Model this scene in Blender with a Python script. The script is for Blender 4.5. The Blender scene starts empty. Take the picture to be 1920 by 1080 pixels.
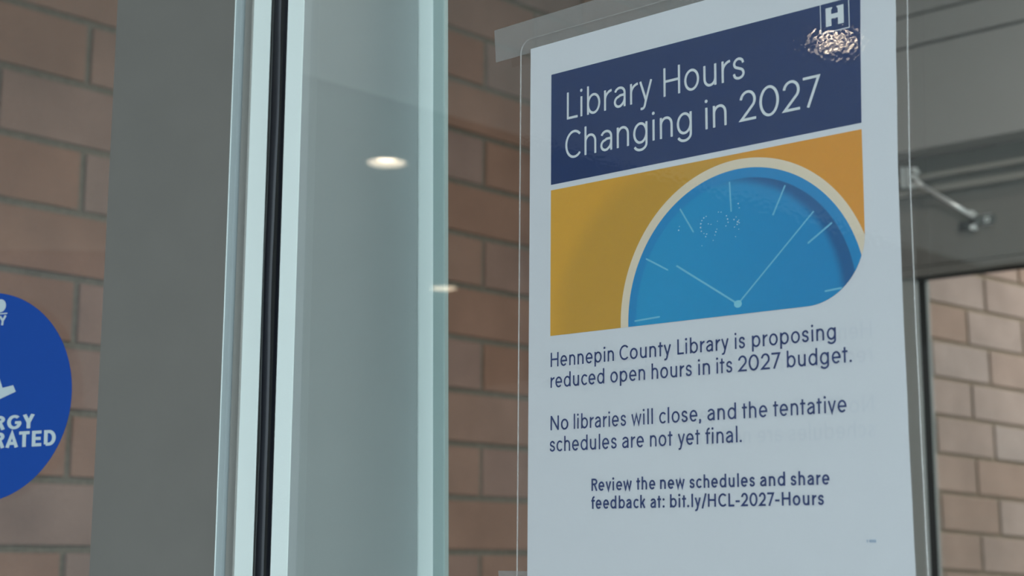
import bpy, bmesh, math, random
from mathutils import Vector, Matrix, noise
random.seed(7)
S = bpy.context.scene
COL = S.collection

# ------------------------------------------------------------------ camera, sky, fill lights, exposure
# X runs along the glass front (right +), Y into the building, Z up, metres.  The lens is at x=0, y=0, 1.55 m up.
EYE = Vector((0, 0, 1.55))
FPX = 3006.6
RGT = Vector((0.7294157, 0.6840301, 0.0074508))
DWN = Vector((-0.1062269, 0.1240213, -0.9865772))
FWD = Vector((-0.6757726, 0.7188337, 0.1631255))
cam_d = bpy.data.cameras.new('camera')
cam_d.sensor_width = 36.0
cam_d.lens = 36.0 * FPX / 1920.0
cam_d.clip_start = 0.02
cam_d.dof.use_dof = True
cam_d.dof.focus_distance = 0.84
cam_d.dof.aperture_fstop = 14.5
cam = bpy.data.objects.new('camera', cam_d)
COL.objects.link(cam)
cam.matrix_world = Matrix.Translation(EYE) @ Matrix((RGT, -DWN, -FWD)).transposed().to_4x4()
S.camera = cam

wd = bpy.data.worlds.new('overcast_sky')
S.world = wd
wd.use_nodes = True
bg = wd.node_tree.nodes['Background']
bg.inputs[0].default_value = (0.78, 0.94, 1.03, 1)
bg.inputs[1].default_value = 3.7

def area(name, loc, size, power, col, rot=(0, 0, 0)):
    d = bpy.data.lights.new(name, 'AREA')
    d.shape = 'RECTANGLE'
    d.size, d.size_y = size
    d.energy = power
    d.color = col
    o = bpy.data.objects.new(name, d)
    o.location = loc
    o.rotation_euler = rot
    COL.objects.link(o)
    return o

area('vestibule_fill', (-0.4, 1.7, 2.86), (0.6, 0.6), 20.0, (1.0, 0.93, 0.86))  # unseen fill under the ceiling, added to brighten the vestibule bricks
area('lobby_fill', (-0.9, 4.6, 2.86), (1.2, 1.2), 46.0, (1.0, 0.96, 0.92))  # unseen fill, added for the brighter bricks beyond the inner door

S.view_settings.view_transform = 'Standard'
S.view_settings.look = 'None'
S.view_settings.gamma = 1.0
S.view_settings.use_curve_mapping = False
S.view_settings.exposure = 0.0
S.cycles.transparent_max_bounces = 32
S.cycles.max_bounces = 12
S.cycles.use_denoising = True

# ------------------------------------------------------------------ helpers
def ray(px, py):
    return RGT * ((px - 960) / FPX) + DWN * ((py - 540) / FPX) + FWD

def at(px, py, Y):
    """the point of the upright plane y = Y seen at a pixel of the photograph"""
    d = ray(px, py)
    return EYE + d * (Y / d.y)

def lin(r, g, b):
    f = lambda c: (c / 255 / 12.92) if c / 255 <= 0.04045 else ((c / 255 + 0.055) / 1.055) ** 2.4
    return (f(r), f(g), f(b), 1)

def mat(name, col, rough=0.5, metal=0.0, spec=0.5, var=0.0, vscale=40.0, bump=0.0, bscale=200.0):
    m = bpy.data.materials.new(name)
    m.use_nodes = True
    nt = m.node_tree
    p = nt.nodes['Principled BSDF']
    p.inputs['Base Color'].default_value = (*col[:3], 1)
    p.inputs['Roughness'].default_value = rough
    p.inputs['Metallic'].default_value = metal
    p.inputs['Specular IOR Level'].default_value = spec
    if var or bump:
        tc = nt.nodes.new('ShaderNodeTexCoord')
    if var:
        n = nt.nodes.new('ShaderNodeTexNoise')
        n.inputs['Scale'].default_value = vscale
        n.inputs['Detail'].default_value = 4
        r = nt.nodes.new('ShaderNodeValToRGB')
        r.color_ramp.elements[0].position = 0.3
        r.color_ramp.elements[1].position = 0.7
        r.color_ramp.elements[0].color = (*[c * (1 - var) for c in col[:3]], 1)
        r.color_ramp.elements[1].color = (*[min(1, c * (1 + var)) for c in col[:3]], 1)
        nt.links.new(tc.outputs['Object'], n.inputs['Vector'])
        nt.links.new(n.outputs['Fac'], r.inputs['Fac'])
        nt.links.new(r.outputs['Color'], p.inputs['Base Color'])
    if bump:
        n2 = nt.nodes.new('ShaderNodeTexNoise')
        n2.inputs['Scale'].default_value = bscale
        b = nt.nodes.new('ShaderNodeBump')
        b.inputs['Strength'].default_value = bump
        b.inputs['Distance'].default_value = 0.001
        nt.links.new(tc.outputs['Object'], n2.inputs['Vector'])
        nt.links.new(n2.outputs['Fac'], b.inputs['Height'])
        nt.links.new(b.outputs['Normal'], p.inputs['Normal'])
    return m

def clear_mat(name, tint, k, rough=0.0, bump=0.0, haze=0.0, hazecol=(0.8, 0.8, 0.8)):
    """thin clear sheet: lets light straight through and mirrors by the Fresnel share k*(.04+.96(1-cos)^5)"""
    m = bpy.data.materials.new(name)
    m.use_nodes = True
    nt = m.node_tree
    N, Lk = nt.nodes, nt.links
    N.clear()
    out = N.new('ShaderNodeOutputMaterial')
    tr = N.new('ShaderNodeBsdfTransparent')
    tr.inputs[0].default_value = (*tint, 1)
    gl = N.new('ShaderNodeBsdfGlossy')
    gl.inputs['Roughness'].default_value = rough
    geo = N.new('ShaderNodeNewGeometry')
    dot = N.new('ShaderNodeVectorMath'); dot.operation = 'DOT_PRODUCT'
    Lk.new(geo.outputs['True Normal'], dot.inputs[0]); Lk.new(geo.outputs['Incoming'], dot.inputs[1])
    def mth(op, a, b=None):
        n = N.new('ShaderNodeMath'); n.operation = op
        for i, v in enumerate((a, b)):
            if v is None: continue
            if isinstance(v, (int, float)): n.inputs[i].default_value = v
            else: Lk.new(v, n.inputs[i])
        return n.outputs[0]
    c = mth('ABSOLUTE', dot.outputs['Value'])
    f = mth('MULTIPLY', mth('ADD', mth('MULTIPLY', mth('POWER', mth('SUBTRACT', 1.0, c), 5.0), 0.96), 0.04), k)
    if bump:
        tc = N.new('ShaderNodeTexCoord')
        n1 = N.new('ShaderNodeTexNoise'); n1.inputs['Scale'].default_value = 520; n1.inputs['Detail'].default_value = 0.5
        n2 = N.new('ShaderNodeTexNoise'); n2.inputs['Scale'].default_value = 70; n2.inputs['Detail'].default_value = 1
        Lk.new(tc.outputs['Object'], n1.inputs['Vector']); Lk.new(tc.outputs['Object'], n2.inputs['Vector'])
        h = mth('ADD', n1.outputs['Fac'], mth('MULTIPLY', n2.outputs['Fac'], 1.5))
        b = N.new('ShaderNodeBump'); b.inputs['Strength'].default_value = 1.0; b.inputs['Distance'].default_value = bump
        Lk.new(h, b.inputs['Height']); Lk.new(b.outputs['Normal'], gl.inputs['Normal'])
    base = tr.outputs[0]
    if haze:
        df = N.new('ShaderNodeBsdfDiffuse'); df.inputs[0].default_value = (*hazecol, 1)
        tl = N.new('ShaderNodeBsdfDiffuse'); tl.inputs[0].default_value = (*hazecol, 1)
        m0 = N.new('ShaderNodeMixShader'); m0.inputs[0].default_value = 0.3
        Lk.new(df.outputs[0], m0.inputs[1]); Lk.new(tl.outputs[0], m0.inputs[2])
        m1 = N.new('ShaderNodeMixShader'); m1.inputs[0].default_value = haze
        Lk.new(tr.outputs[0], m1.inputs[1]); Lk.new(m0.outputs[0], m1.inputs[2])
        base = m1.outputs[0]
    mx = N.new('ShaderNodeMixShader')
    Lk.new(f, mx.inputs[0]); Lk.new(base, mx.inputs[1]); Lk.new(gl.outputs[0], mx.inputs[2])
    Lk.new(mx.outputs[0], out.inputs[0])
    return m

def obj(name, bm, m, parent=None, smooth=False):
    bmesh.ops.recalc_face_normals(bm, faces=bm.faces)
    me = bpy.data.meshes.new(name)
    bm.to_mesh(me)
    bm.free()
    for mm in (m if isinstance(m, (list, tuple)) else [m]):
        me.materials.append(mm)
    if smooth:
        for p in me.polygons: p.use_smooth = True
    o = bpy.data.objects.new(name, me)
    COL.objects.link(o)
    if parent is not None:
        o.parent = parent
        o.matrix_parent_inverse = parent.matrix_world.inverted()
    return o

def tag(o, label, cat, group=None, kind=None):
    o['label'] = label
    if cat: o['category'] = cat
    if group: o['group'] = group
    if kind: o['kind'] = kind
    return o

def empty(name, loc):
    o = bpy.data.objects.new(name, None)
    o.empty_display_size = 0.05
    o.location = loc
    COL.objects.link(o)
    o.matrix_world = Matrix.Translation(loc)
    return o

def box(bm, x0, x1, y0, y1, z0, z1, bev=0.0, mi=0):
    vs = [bm.verts.new(c) for c in ((x0,y0,z0),(x1,y0,z0),(x1,y1,z0),(x0,y1,z0),(x0,y0,z1),(x1,y0,z1),(x1,y1,z1),(x0,y1,z1))]
    fs = [bm.faces.new([vs[i] for i in q]) for q in ((0,3,2,1),(4,5,6,7),(0,1,5,4),(1,2,6,5),(2,3,7,6),(3,0,4,7))]
    for f in fs: f.material_index = mi
    if bev:
        es = list({e for f in fs for e in f.edges})
        bmesh.ops.bevel(bm, geom=es, offset=bev, segments=2, affect='EDGES', profile=0.6)
    return vs

def prism(bm, prof, z0, z1, dx=0.0, zref=0.0):
    """extrude a closed plan outline [(x, y)...] from z0 to z1; dx = sideways lean per metre of height"""
    a = [bm.verts.new((x + dx * (z0 - zref), y, z0)) for x, y in prof]
    b = [bm.verts.new((x + dx * (z1 - zref), y, z1)) for x, y in prof]
    n = len(prof)
    for i in range(n):
        bm.faces.new((a[i], a[(i + 1) % n], b[(i + 1) % n], b[i]))
    bm.faces.new(a[::-1]); bm.faces.new(b)

def cyl(bm, p0, p1, r0, r1=None, n=24):
    r1 = r0 if r1 is None else r1
    p0, p1 = Vector(p0), Vector(p1)
    d = (p1 - p0).normalized()
    u = d.orthogonal().normalized(); w = d.cross(u)
    A = [bm.verts.new(p0 + (u * math.cos(2*math.pi*i/n) + w * math.sin(2*math.pi*i/n)) * r0) for i in range(n)]
    B = [bm.verts.new(p1 + (u * math.cos(2*math.pi*i/n) + w * math.sin(2*math.pi*i/n)) * r1) for i in range(n)]
    for i in range(n):
        bm.faces.new((A[i], A[(i+1) % n], B[(i+1) % n], B[i]))
    bm.faces.new(A[::-1]); bm.faces.new(B)

# ------------------------------------------------------------------ materials
M = {}
M['far_wall'] = mat('far_grey_cladding', (0.15, 0.165, 0.175), 0.8, var=0.10, vscale=0.6)
M['white_alu'] = mat('white_painted_aluminium', (0.78, 0.85, 0.82), 0.5, bump=0.05, bscale=900)
M['door_grey'] = mat('grey_satin_paint', (0.120, 0.111, 0.099), 0.5, var=0.03, vscale=30)
M['hinge'] = mat('hinge_aluminium', (0.34, 0.39, 0.395), 0.5)
M['hinge_cover'] = mat('hinge_cover_grey', (0.26, 0.255, 0.235), 0.5)
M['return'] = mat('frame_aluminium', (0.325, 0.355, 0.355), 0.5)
M['lip'] = mat('stop_aluminium', (0.86, 0.93, 0.92), 0.5)
M['lip_shaded'] = mat('stop_aluminium_shaded', (0.40, 0.50, 0.49), 0.5)  # darker teal paints the shaded right side of the rounded stop
M['rubber'] = mat('black_rubber', (0.007, 0.008, 0.012), 0.28, spec=0.35)
M['black'] = mat('black_gasket', (0.012, 0.013, 0.013), 0.5)
M['fascia'] = mat('grey_fascia_panel', (0.295, 0.285, 0.27), 0.5, var=0.03, vscale=5)
M['header'] = mat('dark_grey_header', (0.150, 0.139, 0.124), 0.5, var=0.03, vscale=5)
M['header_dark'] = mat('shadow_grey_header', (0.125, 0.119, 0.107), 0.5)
M['rib'] = mat('track_rib_grey', (0.24, 0.225, 0.20), 0.4)
M['jamb'] = mat('inner_frame_grey', (0.28, 0.28, 0.265), 0.45)
M['jamb_light'] = mat('inner_frame_edge', (0.50, 0.53, 0.52), 0.4)
M['chrome'] = mat('zinc_plated_steel', (0.80, 0.80, 0.79), 0.28, metal=0.55)
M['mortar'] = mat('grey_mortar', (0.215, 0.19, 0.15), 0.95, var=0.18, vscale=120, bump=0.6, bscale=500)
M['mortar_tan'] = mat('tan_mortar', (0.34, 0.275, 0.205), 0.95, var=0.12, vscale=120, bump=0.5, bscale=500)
M['soffit'] = mat('pale_soffit_panel', (0.82, 0.82, 0.80), 0.8)
M['soffit_dark'] = mat('charcoal_soffit_panel', (0.06, 0.065, 0.065), 0.8)
M['ground'] = mat('concrete_paving', (0.42, 0.41, 0.39), 0.9, var=0.12, vscale=3)
M['tile'] = mat('grey_floor_tile', (0.30, 0.29, 0.27), 0.5, var=0.08, vscale=6)
M['plaster'] = mat('white_plaster', (0.72, 0.71, 0.68), 0.9)
M['dark_wall'] = mat('dark_cladding', (0.07, 0.065, 0.06), 0.8, var=0.15, vscale=4)
M['glass'] = clear_mat('window_glass', (0.965, 0.985, 0.98), 1.35)
M['glass_door'] = clear_mat('door_glass', (0.965, 0.985, 0.98), 1.35)
M['laminate'] = clear_mat('glossy_laminate', (0.985, 0.985, 0.985), 0.6, rough=0.012, bump=0.000015, haze=0.008)
M['laminate_rim'] = clear_mat('laminate_rim', (0.9, 0.9, 0.9), 1.2, rough=0.15, haze=0.25, hazecol=(0.85, 0.83, 0.8))
M['tape'] = clear_mat('matte_clear_tape', (0.95, 0.95, 0.95), 0.0, rough=0.3, haze=0.42, hazecol=(0.34, 0.325, 0.31))
M['paper'] = mat('white_paper', (0.632, 0.64, 0.66), 0.6)
M['ghost'] = mat('print_showing_through', (0.600, 0.611, 0.639), 0.6)
M['navy'] = mat('navy_ink', (0.004, 0.027, 0.112), 0.45)
M['navy_text'] = mat('navy_text_ink', (0.018, 0.038, 0.14), 0.5)
M['small_print'] = mat('pale_blue_ink', (0.32, 0.40, 0.52), 0.5)
M['white_ink'] = mat('white_letters', (0.66, 0.69, 0.70), 0.5)
M['cream'] = mat('cream_rim_print', (0.71, 0.60, 0.45), 0.5)
M['tick'] = mat('pale_blue_print', (0.16, 0.46, 0.62), 0.5)
M['knob'] = mat('hub_print', (0.22, 0.56, 0.68), 0.5)
M['decal'] = mat('blue_vinyl', (0.002, 0.044, 0.25), 0.6, spec=0.25)
M['decal_white'] = mat('white_vinyl', (0.40, 0.46, 0.48), 0.45)

def emission(name, col, s):
    m = bpy.data.materials.new(name); m.use_nodes = True
    p = m.node_tree.nodes['Principled BSDF']
    p.inputs['Base Color'].default_value = (0.9, 0.9, 0.9, 1)
    p.inputs['Emission Color'].default_value = (*col, 1)
    p.inputs['Emission Strength'].default_value = s
    return m
M['lamp'] = emission('downlight_lens', (1.0, 0.80, 0.56), 42.0)
M['glint_speck'] = mat('painted_glint', (0.55, 0.66, 0.72), 0.3)
M['baffle'] = emission('downlight_ring_glow', (1.0, 0.82, 0.60), 5.0)  # lens light on the baffle put in as emission of its own

def brick_mat(name, ramp):
    m = bpy.data.materials.new(name); m.use_nodes = True
    nt = m.node_tree; N, Lk = nt.nodes, nt.links
    p = N['Principled BSDF']; p.inputs['Roughness'].default_value = 0.9
    p.inputs['Specular IOR Level'].default_value = 0.2
    a = N.new('ShaderNodeAttribute'); a.attribute_name = 'tone'
    r = N.new('ShaderNodeValToRGB')
    els = r.color_ramp.elements
    while len(els) < len(ramp): els.new(0.5)
    for e, (pos, c) in zip(els, ramp):
        e.position = pos; e.color = (*c, 1)
    Lk.new(a.outputs['Fac'], r.inputs['Fac'])
    tc = N.new('ShaderNodeTexCoord')
    n1 = N.new('ShaderNodeTexNoise'); n1.inputs['Scale'].default_value = 9; n1.inputs['Detail'].default_value = 3
    n2 = N.new('ShaderNodeTexNoise'); n2.inputs['Scale'].default_value = 260; n2.inputs['Detail'].default_value = 3
    Lk.new(tc.outputs['Object'], n1.inputs['Vector']); Lk.new(tc.outputs['Object'], n2.inputs['Vector'])
    mr = N.new('ShaderNodeMapRange'); mr.inputs[1].default_value = 0.25; mr.inputs[2].default_value = 0.75
    mr.inputs[3].default_value = 0.86; mr.inputs[4].default_value = 1.14
    Lk.new(n1.outputs['Fac'], mr.inputs[0])
    mr2 = N.new('ShaderNodeMapRange'); mr2.inputs[1].default_value = 0.25; mr2.inputs[2].default_value = 0.75
    mr2.inputs[3].default_value = 0.93; mr2.inputs[4].default_value = 1.07
    Lk.new(n2.outputs['Fac'], mr2.inputs[0])
    mu = N.new('ShaderNodeMath'); mu.operation = 'MULTIPLY'
    Lk.new(mr.outputs[0], mu.inputs[0]); Lk.new(mr2.outputs[0], mu.inputs[1])
    vm = N.new('ShaderNodeVectorMath'); vm.operation = 'SCALE'
    Lk.new(r.outputs['Color'], vm.inputs[0]); Lk.new(mu.outputs[0], vm.inputs['Scale'])
    Lk.new(vm.outputs[0], p.inputs['Base Color'])
    b = N.new('ShaderNodeBump'); b.inputs['Strength'].default_value = 0.4; b.inputs['Distance'].default_value = 0.002
    Lk.new(n2.outputs['Fac'], b.inputs['Height']); Lk.new(b.outputs['Normal'], p.inputs['Normal'])
    return m
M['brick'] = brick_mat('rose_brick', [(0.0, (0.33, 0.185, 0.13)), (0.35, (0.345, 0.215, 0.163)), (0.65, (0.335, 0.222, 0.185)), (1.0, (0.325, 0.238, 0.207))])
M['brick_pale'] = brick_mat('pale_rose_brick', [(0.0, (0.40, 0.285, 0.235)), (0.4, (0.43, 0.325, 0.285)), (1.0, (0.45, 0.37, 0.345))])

# ------------------------------------------------------------------ brick walls: every brick modelled in the wall's own mesh
def brick_wall(name, m, org, U, V, Nrm, rows, L, c, joint, u0, u1, offs, depth=0.006, toneseed=1, mortar=None):
    """org + u*U + v*V, U and V unit vectors (along / up); courses of height c, bricks of length L with staggered ends"""
    bm = bmesh.new()
    lay = bm.verts.layers.float.new('tone')
    rnd = random.Random(toneseed)
    back = [bm.verts.new(org + U * u + V * v) for u, v in ((u0, rows[0]*c), (u1, rows[0]*c), (u1, rows[1]*c), (u0, rows[1]*c))]
    f = bm.faces.new(back); f.material_index = 1
    h = joint / 2
    bv = 0.0015
    for r in range(rows[0], rows[1]):
        off = offs(r) * L
        k0 = math.floor((u0 - off) / L) - 1
        k1 = math.ceil((u1 - off) / L) + 1
        for k in range(k0, k1):
            a, b = max(u0, off + k * L + h), min(u1, off + (k + 1) * L - h)
            t = rnd.random()
            if b - a < 0.01: continue
            v0, v1 = r * c + h, (r + 1) * c - h
            jz = rnd.uniform(-0.0006, 0.0006)
            q0 = [org + U * x + V * y for x, y in ((a, v0), (b, v0), (b, v1), (a, v1))]
            q1 = [org + U * x + V * y + Nrm * (depth + jz - bv) for x, y in ((a, v0), (b, v0), (b, v1), (a, v1))]
            q2 = [org + U * x + V * y + Nrm * (depth + jz) for x, y in ((a+bv, v0+bv), (b-bv, v0+bv), (b-bv, v1-bv), (a+bv, v1-bv))]
            R = []
            for q in (q0, q1, q2):
                vs = [bm.verts.new(p) for p in q]
                for vv in vs: vv[lay] = t
                R.append(vs)
            for A, B in ((R[0], R[1]), (R[1], R[2])):
                for i in range(4):
                    bm.faces.new((A[i], A[(i+1) % 4], B[(i+1) % 4], B[i]))
            bm.faces.new(R[2])
    return obj(name, bm, [m, mortar or M['mortar']])

XW = -2.121
Lb = 0.304
CB = 0.1012
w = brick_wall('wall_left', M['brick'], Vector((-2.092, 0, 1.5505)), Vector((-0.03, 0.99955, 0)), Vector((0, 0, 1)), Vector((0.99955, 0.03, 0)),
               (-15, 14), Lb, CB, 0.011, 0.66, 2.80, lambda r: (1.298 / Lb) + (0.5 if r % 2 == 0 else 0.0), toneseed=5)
tag(w, 'rose brown brick side wall of the entry vestibule seen behind the glass', 'wall', kind='structure')
# the wall beyond the inner door turns a little and its courses run slightly off level
u_ = Vector((0.05269221, 0.22265975, -0.01150407)); Lr = u_.length; u_.normalize()
v_ = Vector((-0.00253957, -0.00074475, 0.10156553)); Cr = v_.length; v_.normalize()
n_ = u_.cross(v_).normalized()
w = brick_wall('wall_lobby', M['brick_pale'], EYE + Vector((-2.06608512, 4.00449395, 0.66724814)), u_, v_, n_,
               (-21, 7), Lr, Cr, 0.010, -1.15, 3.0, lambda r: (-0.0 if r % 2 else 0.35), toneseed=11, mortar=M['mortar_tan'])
# row r of the photo counts down from the top: even rows carry joints on 0, odd rows on .35
tag(w, 'pale rose brick wall seen through the inner door opening at right', 'wall', kind='structure')

# ------------------------------------------------------------------ the rest of the shell
def slab(name, x0, x1, y0, y1, z0, z1, m, label, cat):
    bm = bmesh.new(); box(bm, x0, x1, y0, y1, z0, z1)
    return tag(obj(name, bm, m), label, cat, kind='structure')
slab('floor', -2.6, 1.6, 0.66, 7.6, -0.10, 0.0, M['tile'], 'grey tiled floor of the vestibule and lobby', 'floor')
slab('ground', -14, 14, -30, 0.66, -0.12, -0.01, M['ground'], 'concrete paving outside the entrance', 'ground')
slab('ceiling', -2.6, 1.6, 0.70, 7.6, 2.90, 3.0, M['plaster'], 'white ceiling over the vestibule and lobby', 'ceiling')
slab('wall_right', 1.5, 1.6, 0.70, 7.6, 0, 2.9, M['plaster'], 'white plaster wall on the right of the vestibule', 'wall')
slab('wall_end', -2.6, 1.5, 7.5, 7.6, 0, 2.9, M['plaster'], 'white plaster wall at the far end of the lobby', 'wall')
slab('wall_front', -8.5, -2.0, 0.55, 0.66, 0, 2.8, M['dark_wall'], 'dark clad outside wall left of the entrance', 'wall')
slab('wall_opposite', -8.5, 7.0, -17.2, -17.0, 0, 5.2, M['far_wall'], 'unseen grey building across the forecourt, added to even the door glass reflection', 'wall')  # unseen, added to keep bright low sky out of the door glass
slab('wall_wing', -8.7, -8.5, -22, 0.66, 0, 4.5, M['dark_wall'], 'dark clad building wing facing the entrance', 'wall')
slab('trim_canopy', -8.5, 1.6, 0.55, 0.70, 2.80, 3.1, M['fascia'], 'grey beam over the entrance glazing', 'beam')

# soffit of the canopy: pale panels near the glass, charcoal panels further left, with round holes for the downlights
ZS = 2.80
LAMPS = [(-3.776, -2.207, 'round downlight mirrored in the glass left of the bright frame edge, larger reflection'),
         (-5.430, -4.087, 'round downlight mirrored as the small flat glow crossing the bright frame edge'),
         (-2.030, -2.114, 'round downlight in the pale soffit, its warm glint sparkling under the poster emblem')]
RL = 0.060
def soffit(name, x0, x1, y0, y1, m, label):
    bm = bmesh.new()
    holes = [(x, y) for x, y, _ in LAMPS if x0 < x < x1 and y0 < y < y1]
    xs = sorted({x0, x1, *[x - 0.085 for x, y in holes], *[x + 0.085 for x, y in holes]})
    ys = sorted({y0, y1, *[y - 0.085 for x, y in holes], *[y + 0.085 for x, y in holes]})
    for i in range(len(xs) - 1):
        for j in range(len(ys) - 1):
            cx, cy = (xs[i] + xs[i+1]) / 2, (ys[j] + ys[j+1]) / 2
            hit = [h for h in holes if abs(h[0] - cx) < 0.02 and abs(h[1] - cy) < 0.02]
            if not hit:
                bm.faces.new([bm.verts.new((a, b, ZS)) for a, b in ((xs[i], ys[j]), (xs[i], ys[j+1]), (xs[i+1], ys[j+1]), (xs[i+1], ys[j]))])
            else:
                hx, hy = hit[0]; n = 48
                inn = [bm.verts.new((hx + RL*math.cos(2*math.pi*k/n), hy + RL*math.sin(2*math.pi*k/n), ZS)) for k in range(n)]
                out = []
                for k in range(n):
                    c, s = math.cos(2*math.pi*k/n), math.sin(2*math.pi*k/n)
                    q = 0.085 / max(abs(c), abs(s))
                    out.append(bm.verts.new((hx + c*q, hy + s*q, ZS)))
                for k in range(n):
                    bm.faces.new((inn[k], inn[(k+1) % n], out[(k+1) % n], out[k]))
    top = [bm.verts.new((a, b, ZS + 0.2)) for a, b in ((x0, y0), (x1, y0), (x1, y1), (x0, y1))]
    bm.faces.new(top)
    return tag(obj(name, bm, m), label, 'ceiling', kind='structure')
XS = -3.22
soffit('ceiling_canopy', XS, 1.0, -5.2, 0.55, M['soffit'], 'pale panelled canopy soffit above the entrance')
soffit('ceiling_canopy_dark', -8.5, XS, -7.5, 0.55, M['soffit_dark'], 'charcoal panelled canopy soffit left of the pale panels')

def ring_strip(bm, cx, cy, prof, n=48):
    rows = [[bm.verts.new((cx + r*math.cos(2*math.pi*k/n), cy + r*math.sin(2*math.pi*k/n), z)) for k in range(n)] for r, z in prof]
    for A, B in zip(rows, rows[1:]):
        for k in range(n):
            bm.faces.new((A[k], A[(k+1) % n], B[(k+1) % n], B[k]))
    return rows
for x, y, lab in LAMPS:
    t = tag(empty('recessed_downlight', (x, y, ZS)), lab, 'ceiling light', 'downlights in the canopy soffit')
    bm = bmesh.new()
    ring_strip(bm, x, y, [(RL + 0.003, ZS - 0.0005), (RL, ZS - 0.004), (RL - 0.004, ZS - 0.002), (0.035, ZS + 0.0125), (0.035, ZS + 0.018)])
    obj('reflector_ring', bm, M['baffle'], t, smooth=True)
    bm = bmesh.new()
    r = ring_strip(bm, x, y, [(0.0348, ZS + 0.0130), (0.025, ZS + 0.0105), (0.004, ZS + 0.0095)])
    bm.faces.new(r[-1])
    obj('lens', bm, M['lamp'], t, smooth=True)

# ------------------------------------------------------------------ glazed front: fixed window, its frame, gasket, hinge
YG = 0.602                       # face of the glazing plane (the printed face of the poster lies here)
def gx(px, py=540, Y=YG): return at(px, py, Y).x
Z0, Z1 = 0.0, 2.80
f_ = tag(empty('window_frame', (gx(510), YG, 0)), 'white painted aluminium door jamb and window frame around a black gasket', 'window frame', kind='structure')
x460, x495, x526, x560 = gx(457), gx(489.5), gx(522), gx(553)
def rounded_bar(x0, x1, y0, y1, r=0.0012):
    return [(x0, y1), (x0, y0 + r), (x0 + r*0.3, y0 + r*0.3), (x0 + r, y0), (x1 - r, y0), (x1 - r*0.3, y0 + r*0.3), (x1, y0 + r), (x1, y1)]
bm = bmesh.new(); prism(bm, rounded_bar(x460, x495, YG + 0.0002, YG + 0.1, 0.0003), Z0, Z1)
obj('jamb_face', bm, M['white_alu'], f_)
bm = bmesh.new(); prism(bm, rounded_bar(x526, x560, YG + 0.0006, YG + 0.0009, 0.0001), Z0, Z1)
obj('frame_face', bm, M['white_alu'], f_)
bm = bmesh.new(); box(bm, x495, x526, YG + 0.0008, YG + 0.1, Z0, Z1)
obj('gasket_channel', bm, M['black'], f_)
# bulb gasket: a wavy hollow-looking black bead plus a flat flap at its right
bm = bmesh.new()
n = 16; prev = None; nz = 420
xa, xb = x495 + 0.0002, x526 - 0.0002
for i in range(nz + 1):
    z = Z0 + (Z1 - Z0) * i / nz
    wob = (noise.noise((0, 3.1, z * 9)) * 0.0016 + noise.noise((5, 0, z * 30)) * 0.0003)
    cx = xa + (xb - xa) * 0.36 + wob
    rx = 0.0044 + noise.noise((1, 7, z * 14)) * 0.0009
    ring = [bm.verts.new((cx + rx * math.cos(math.pi * (1 + k / n)), YG + 0.0025 + 0.0038 * math.sin(math.pi * (1 + k / n)), z)) for k in range(n + 1)]
    if prev:
        for k in range(n): bm.faces.new((prev[k], prev[k+1], ring[k+1], ring[k]))
    prev = ring
obj('bulb_gasket', bm, M['rubber'], f_, smooth=True)
bm = bmesh.new()
prism(bm, [(xa + (xb-xa)*0.74, YG + 0.003), (xa + (xb-xa)*0.80, YG + 0.0004), (xb, YG + 0.0002), (xb, YG + 0.003)], Z0, Z1)
obj('gasket_flap', bm, M['rubber'], f_)
# right-facing return of the frame behind the glass, and the rounded stop at its back edge, a touch out of plumb
YR = 0.700
pt, pb = at(784, 0, YR), at(781.5, 1080, YR)
lean = (pt.x - pb.x) / (pt.z - pb.z)
xr = at(783, 540, YR).x; zr = at(783, 540, YR).z
bm = bmesh.new()
K = 56
rowsR = []
for k in range(K + 1):
    z = Z0 + (Z1 - Z0) * k / K
    xe = xr + lean * (z - zr)
    rowsR.append([bm.verts.new(p) for p in ((x526, YG + 0.0008, z), (x560, YG + 0.0008, z), (xe, YR, z), (x526, YR, z))])
for A, B in zip(rowsR, rowsR[1:]):
    for i in range(4): bm.faces.new((A[i], A[(i+1) % 4], B[(i+1) % 4], B[i]))
bm.faces.new(rowsR[0]); bm.faces.new(rowsR[-1])
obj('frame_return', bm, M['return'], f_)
xl = at(834, 540, YR).x
wl = xl - xr
xm = at(811, 540, YR).x
wl = xm - xr
prof = [(xr - 0.02, YR + 0.004), (xr - 0.02, YR + 0.0005), (xr - 0.0005, YR + 0.0005)]
for k in range(0, 13):
    a = math.pi * (k / 12)
    prof.append((xr + wl * (0.5 - 0.5 * math.cos(a)), YR + 0.0005 - 0.0007 * math.sin(a)))
prof += [(xm, YR + 0.004)]
bm = bmesh.new(); prism(bm, prof, Z0, Z1, lean, zr)
obj('door_stop', bm, M['lip'], f_)
bm = bmesh.new(); prism(bm, [(xm, YR + 0.004), (xm, YR + 0.0004), (xl - 0.002, YR + 0.0004), (xl - 0.001, YR + 0.0008), (xl - 0.001, YR + 0.004)], Z0, Z1, lean, zr)
obj('stop_shaded_side', bm, M['lip_shaded'], f_)  # shaded side of the same stop, shade put into its colour

# glazing pane
bm = bmesh.new(); box(bm, x560 - 0.004, 1.5, YG + 0.0007, YG + 0.0067, 0.02, Z1)
o = tag(obj('window_1', bm, M['glass']), 'large clear window pane the poster is taped to', 'window', kind='structure')

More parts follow.
